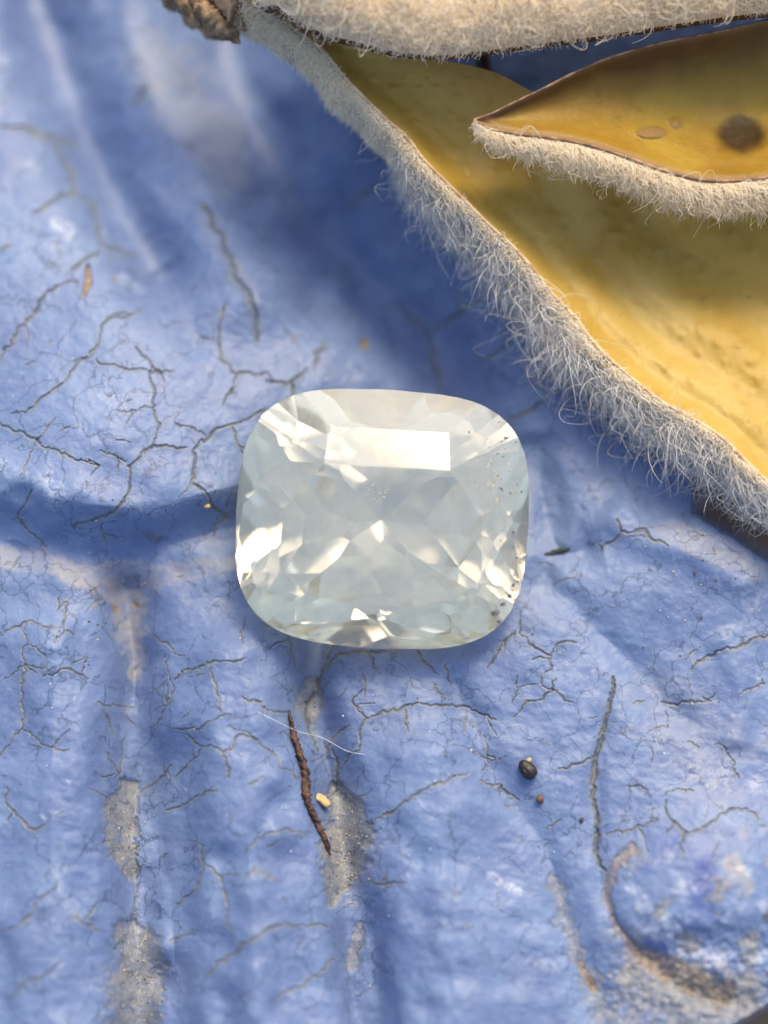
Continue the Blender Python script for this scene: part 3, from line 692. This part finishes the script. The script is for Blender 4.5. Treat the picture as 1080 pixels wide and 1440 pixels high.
br2 = np.clip(sstep(.45, .95, t2 + 0 * PX2) * 1.0 + sstep(.14, 0, s2) * 1.0 + .3 * fbm(PX2, PY2, 60, 3, 98), 0, 1)
am = empty('amber_bract', pt(900, 180, 1.5))
tag(am, 'pointed amber bud scale with a dark round stain, lying across the yellow one', 'bud scale')
mesh_np('lining', at(PX2, PY2, Z2), grid_faces(NA, 90)[:, ::-1], amber_m, am, attrs=dict(rim=rim2, brown=br2, spot=.93 * sstep(1.3, .6, hole)))
Rn2 = at(near2[:, 0], near2[:, 1], near2[:, 2] + .01); ow2 = outward(Rn2, 1)
if ow2[NA // 2, 1] > 0: ow2 = -ow2
ang2 = np.linspace(0, 1, 30) * R(200)
w2 = np.interp(np.linspace(0, 1, NA), [0, .12, .4, 1], [.02, .12, .17, .17]); h2 = np.interp(np.linspace(0, 1, NA), [0, .12, .5, 1], [.12, .4, .6, .7])
Vo2 = np.zeros((NA, 30, 3)); Vo2[:, :, :2] = Rn2[:, None, :2] + ow2[:, None, :2] * (w2[:, None] * np.sin(ang2)[None])[..., None]
Vo2[:, :, 2] = Rn2[:, None, 2] - h2[:, None] * ((1 - np.cos(ang2)) / 2)[None]
tk = np.clip((ang2 - R(140)) / R(60), 0, 1); Vo2[:, :, :2] -= ow2[:, None, :2] * (tk ** 1.5)[None, :, None] * (w2[:, None, None] * 3)
mesh_np('back', Vo2.reshape(-1, 3), grid_faces(NA, 30), hide_tan, am)
lipb = NT('dark_brown_lip'); lipb_m = lipb.fin(lipb.mix(lipb.ramp(lipb.noise(5., 4, .6), .35, .65), (.12, .06, .03), (.36, .22, .12)), .5)
lip('lip', Rn2, .026, lipb_m, am)
F2 = at(far2[:, 0], far2[:, 1], far2[:, 2]); lip('lip', F2, .018, lipb_m, am)
def am_fur(n, u0, u1, ln, rad, mat, seed, curl, jit):
    p, nn, du, dv, ss, uu, g = grid_sample(Vo2, n, 0, 1, u0, u1, seed)
    i = np.clip((ss * (NA - 1)).astype(int), 0, NA - 1); o_ = ow2[i]
    cl = np.stack([vnoise(p[:, 0] * 100, p[:, 1] * 100, 16, 61), vnoise(p[:, 0] * 100, p[:, 1] * 100, 16, 67), 0 * uu], 1)
    d = o_ * 1.0 + np.array([0, 0, .25]) + du * .55 + g.normal(size=(n, 3)) * jit + cl * .7
    L = ln * g.uniform(.4, 1.3, n) * np.interp(ss, [0, .05, .3, 1], [.4, .8, 1, 1.1])
    return fur('fringe', p, d, L, rad, mat, am, curl=curl, droop=.15, seed=seed, segs=7)
am_fur(6500, .05, .6, .20, .0055, fur_cream, 201, .35, .3)
am_fur(900, .12, .5, .30, .0050, fur_cream, 202, .8, .45)

# ---- furry bract across the top
NB = 240
low3 = spline([(325,-120,2.5),(362,0,2.55),(392,15,2.55),(425,37,2.5),(462,53,2.46),(510,65,2.42),(560,77,2.4),(620,81,2.38),(680,75,2.38),(760,65,2.4),(850,53,2.4),(940,39,2.4),(1010,29,2.42),(1080,21,2.45),(1180,15,2.5),(1300,-10,2.5)], NB)
up3 = spline([(330,-130,2.4),(500,-260,2.2),(800,-330,2.0),(1300,-380,2.0)], NB)
t3 = np.linspace(0, 1, 90)[None]
PX3 = low3[:, None, 0] * (1 - t3) + up3[:, None, 0] * t3; PY3 = low3[:, None, 1] * (1 - t3) + up3[:, None, 1] * t3
Z3 = low3[:, None, 2] * (1 - t3) + up3[:, None, 2] * t3 + 1.0 * np.sin(np.pi * np.clip(t3, 0, 1) ** .75) ** .8
Z3 += .03 * fbm(PX3, PY3, 40, 3, 99)
V3 = at(PX3, PY3, Z3)
tb = empty('upper_bract', pt(720, -60, 2.3)); tag(tb, 'cream furry bud scale across the top, its woolly back turned up', 'bud scale')
b3 = mesh_np('back', V3, grid_faces(NB, 90)[:, ::-1], hide_mat('cream_bract_back', (.60, .43, .26), (.78, .62, .42)), tb)
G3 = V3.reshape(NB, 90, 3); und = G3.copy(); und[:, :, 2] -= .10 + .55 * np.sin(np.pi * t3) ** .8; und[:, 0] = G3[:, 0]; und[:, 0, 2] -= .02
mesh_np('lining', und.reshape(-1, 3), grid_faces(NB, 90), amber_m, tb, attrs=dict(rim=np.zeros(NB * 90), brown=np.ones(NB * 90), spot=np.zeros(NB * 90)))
def top_fur(n, u0, u1, ln, rad, seed, curl, dirv, jit, up=.5, s0=0, s1=1, pw=1):
    p, nn, du, dv, ss, uu, g = grid_sample(G3, n, s0, s1, u0, u1, seed, pw)
    nn *= np.sign(nn[:, 2:3])
    cl = np.stack([vnoise(p[:, 0] * 100, p[:, 1] * 100, 30, 71), vnoise(p[:, 0] * 100, p[:, 1] * 100, 30, 77), 0 * uu], 1)
    d = nn * up + np.array(dirv) + g.normal(size=(n, 3)) * jit + cl * 1.1
    return fur('wool', p, d, ln * g.uniform(.4, 1.3, n), rad, fur_cream, tb, curl=curl, seed=seed, segs=7)
top_fur(9000, .02, .42, .11, .0062, 301, .8, (.25, -.45, 0), .45, pw=1.3)
top_fur(1800, .05, .40, .22, .0062, 302, 1.3, (.2, -.6, .1), .55, up=.6, s0=0, s1=.75)
top_fur(350, 0, .03, .10, .0065, 303, 1.0, (.1, -.8, -.2), .45, up=.2, s0=.05, s1=.6)

# ------------------------------------------------------------------ woody stalk end, stub, small litter
wd_ = NT('woody_scale'); wn = wd_.noise(3., 6, .7, 1.2)
wood_m = wd_.fin(wd_.mix(wd_.ramp(wn, .35, .65), (.12, .07, .035), (.42, .29, .17)), .75, wd_.bump(wn, .8, .08))
def lathe(name, pts, rads, mat, parent=None, k=18, nz=.12, seed=1, sc=.5):
    P_ = spline(np.hstack([np.asarray(pts, float), np.asarray(rads, float)[:, None]]), len(pts) * 9); c = P_[:, :3]; r = P_[:, 3]
    d = np.gradient(c, axis=0); d /= np.linalg.norm(d, axis=1, keepdims=True); side = np.cross(d, [.1, .2, 1.]); side /= np.linalg.norm(side, axis=1, keepdims=True); up = np.cross(side, d)
    a = np.linspace(0, 2 * np.pi, k + 1); ii = np.arange(len(c))[:, None] + 0 * a[None]
    rr = r[:, None] * (1 + nz * fbm(ii * 4., (np.cos(a) * 20)[None] + (np.sin(a) * 9)[None] + 0 * ii, 9 * sc * 2, 3, seed))
    V_ = c[:, None] + rr[..., None] * (side[:, None] * np.cos(a)[None, :, None] + up[:, None] * np.sin(a)[None, :, None])
    return mesh_np(name, V_.reshape(-1, 3), grid_faces(len(c), k + 1), mat, parent)
def W(px, py, z): return tuple(pt(px, py, z))
st = empty('bud_stalk', pt(300, 20, 1.4)); tag(st, 'brown woody stalk end where the furry scales meet', 'stalk')
lathe('stub', [W(150, -150, 1.9), W(215, -60, 1.8), W(270, -8, 1.7), W(305, 25, 1.62), W(322, 42, 1.6), W(330, 50, 1.6)], [.36, .36, .36, .30, .19, .02], wood_m, st, nz=.45, seed=3)
for k, (pp, rr) in enumerate([([W(262,-14,2.0), W(285, 12, 2.0), W(308, 34, 1.95), W(326, 50, 1.85), W(338, 62, 1.8)], [.05, .13, .15, .11, .01]),
                              ([W(300,-20,2.15), W(318, 4, 2.15), W(334, 26, 2.1), W(346, 44, 2.0)], [.07, .13, .12, .01]),
                              ([W(240,-20,1.9), W(262, 8, 1.9), W(286, 34, 1.8), W(300, 48, 1.75)], [.06, .12, .10, .01])]):
    lathe('scale', pp, rr, wood_m, st, nz=.6, seed=5 + k)
sb = lathe('dark_stub', [W(672, 60, 1.2), W(680, 92, 1.35), W(684, 120, 1.3), W(690, 150, .9)], [.13, .10, .12, .12], NT('dark_bark').fin((.05, .035, .025), .8), nz=.3, seed=12)
tag(sb, 'small dark stub in the gap below the cream furry scale', 'stub')

tw = NT('reddish_twig'); tn = tw.noise(9., 5, .7)
twig_m = tw.fin(tw.mix(tw.ramp(tn, .35, .65), (.025, .012, .010), (.15, .075, .05)), .6, tw.bump(tn, .9, .04))
def WS(px, py, up): return W(px, py, ground_h(px, py) + up)
tg = empty('twig', pt(432, 1100, ground_h(432, 1100))); tag(tg, 'thin reddish brown twig splinter lying below the gem', 'twig')
lathe('shaft', [WS(407, 998, .10), WS(411, 1025, .08), WS(418, 1050, .09), WS(429, 1085, .07), WS(431, 1120, .07), WS(434, 1135, .07)], [.010, .036, .040, .054, .050, .022], twig_m, tg, k=14, nz=1.0, seed=21, sc=.22)
lathe('shaft', [WS(428, 1110, .09), WS(438, 1140, .08), WS(449, 1163, .08), WS(458, 1182, .08), WS(465, 1203, .07)], [.016, .040, .042, .034, .010], twig_m, tg, k=14, nz=1.1, seed=23, sc=.22)
lathe('splinter', [WS(408, 1000, .10), WS(412, 1022, .16), WS(413, 1040, .12)], [.006, .012, .004], twig_m, tg, k=6, nz=.2, seed=25)
se = NT('black_seed'); sn_ = se.noise(14., 3, .6)
def ovoid(name, px, py, up, ax_, ang_, mat, parent=None, ridges=0, seed=0, sub=4, nz=.06):
    bm = bmesh.new(); bmesh.ops.create_icosphere(bm, subdivisions=sub, radius=1)
    g0 = random.Random(seed).random() * 50
    for v in bm.verts:
        c = v.co.copy(); f = 1 + nz * float(fbm(np.array(c.x * 9 + g0), np.array(c.y * 9 + c.z * 7), 6, 3, seed + 1))
        if ridges: f += .05 * math.sin(math.atan2(c.z, c.y) * ridges)
        v.co = Vector((c.x * ax_[0] * (1 - .18 * c.x), c.y * ax_[1], c.z * ax_[2])) * f
    base = Vector(WS(px, py, up)); M_ = Matrix.Translation(base) @ Matrix.Rotation(ang_, 4, 'Z')
    for v in bm.verts: v.co = M_ @ v.co
    for f in bm.faces: f.smooth = True
    me = bpy.data.meshes.new(name); bm.to_mesh(me); bm.free(); me.materials.append(mat); return link(name, me, parent)
o = ovoid('seed', 743, 1084, .09, (.145, .105, .09), R(-50), se.fin((.012, .011, .010), .38, se.bump(sn_, .8, .03)), ridges=9, seed=2); tag(o, 'black oval seed on the blue paint below the gem', 'seed')
tanm = NT('tan_crumb').fin((.45, .34, .20), .7)
crumb = ovoid('crumb', 744, 1069, .04, (.05, .035, .03), R(30), tanm, seed=4, sub=2, nz=.3); tag(crumb, 'tiny tan crumb touching the black seed', 'crumb')
brm = NT('brown_grain'); o = ovoid('grain', 760, 1124, .045, (.06, .055, .045), 0, brm.fin((.11, .05, .03), .5, brm.bump(brm.noise(20), .8, .02)), seed=6, sub=3, nz=.15); tag(o, 'small round reddish brown grain below the black seed', 'grain')
o = ovoid('crumb', 452, 1124, .06, (.12, .055, .05), R(-45), NT('yellow_crumb').fin((.50, .38, .19), .75), seed=8, sub=3, nz=1.1); tag(o, 'yellow crumb beside the twig', 'crumb')
o = ovoid('crumb', 292, 712, .03, (.05, .035, .03), R(10), NT('orange_crumb').fin((.55, .36, .14), .6), seed=9, sub=2, nz=.3); tag(o, 'small orange crumb on the lobe left of the gem', 'crumb')
o = ovoid('crumb', 818, 1153, .03, (.045, .03, .03), R(70), NT('dark_crumb').fin((.04, .04, .05), .6), seed=10, sub=2, nz=.3); tag(o, 'tiny dark crumb between the brown grain and the long crack', 'crumb')
o = ovoid('fragment', 788, 774, .05, (.22, .035, .03), R(12), NT('dark_green').fin((.02, .035, .025), .7), seed=12, sub=3, nz=.5); tag(o, 'dark green sliver lying right of the gem', 'sliver')
fb = NT('fibre').fin((.75, .78, .85), .4)
o = lathe('fibre', [WS(362, 1001, .03), WS(385, 1012, .10), WS(418, 1028, .17), WS(452, 1037, .12), WS(488, 1056, .08), WS(515, 1061, .03)], [.002, .003, .0028, .003, .0028, .002], fb, k=5, nz=0)
tag(o, 'fine white fibre lying across the twig', 'fibre')
# dust on the paint
dl, dd, dg = [], [], []; q = random.Random(8)
for k in range(420):
    px = q.uniform(0, 1080); py = q.uniform(420, 1400)
    if ((px - 538) / 215) ** 2 + ((py - 729) / 195) ** 2 < 1 or py < 430 + (px - 520) * .72 or (px > 960 and py > 1380) : continue
    (dl if q.random() < .72 else dd).append(lump(WS(px, py, .004), abs(q.gauss(0, .006)) + .0035, k, (1, q.uniform(.5, 1), .6), 1, .4))
for k in range(330):                               # grit caught along the cracks and in the hollows
    wd, Pc, soft = CR[q.randrange(len(CR))]; i = q.randrange(len(Pc) - 1); f = q.random()
    px = Pc[i][0] + (Pc[i + 1][0] - Pc[i][0]) * f + q.gauss(0, 2.5); py = Pc[i][1] + (Pc[i + 1][1] - Pc[i][1]) * f + q.gauss(0, 2.5)
    if ((px - 538) / 215) ** 2 + ((py - 729) / 195) ** 2 < 1 or px < 0 or px > 1079: continue
    (dg if q.random() < .5 else dd).append(lump(WS(px, py, .004), q.uniform(.005, .013), k + 900, (1, q.uniform(.5, 1), .6), 1, .4))
for px0, py0, sg, n_ in [(150, 830, 26, 60), (186, 1180, 14, 50), (484, 1200, 20, 90), (195, 1380, 20, 60), (940, 1390, 40, 90), (1000, 800, 40, 40), (437, 990, 12, 25)]:
    for k in range(n_):
        px, py = q.gauss(px0, sg), q.gauss(py0, sg * 1.6)
        if 0 < px < 1079 and 0 < py < 1438: (dg if q.random() < .6 else dd).append(lump(WS(px, py, .005), q.uniform(.006, .020), k + 1900, (1, q.uniform(.5, 1), .6), 1, .4))
o = joined('grit', dg, NT('tan_grit').fin((.42, .34, .22), .8)); tag(o, 'tan grit caught in the cracks and worn patches', kind='stuff')
o = joined('dust', dl, NT('pale_dust').fin((.52, .54, .58), .8)); tag(o, 'pale dust specks scattered over the blue paint', kind='stuff')
o = joined('dirt', dd, NT('dark_dust').fin((.10, .075, .05), .7)); tag(o, 'dark dirt specks scattered over the blue paint', kind='stuff')
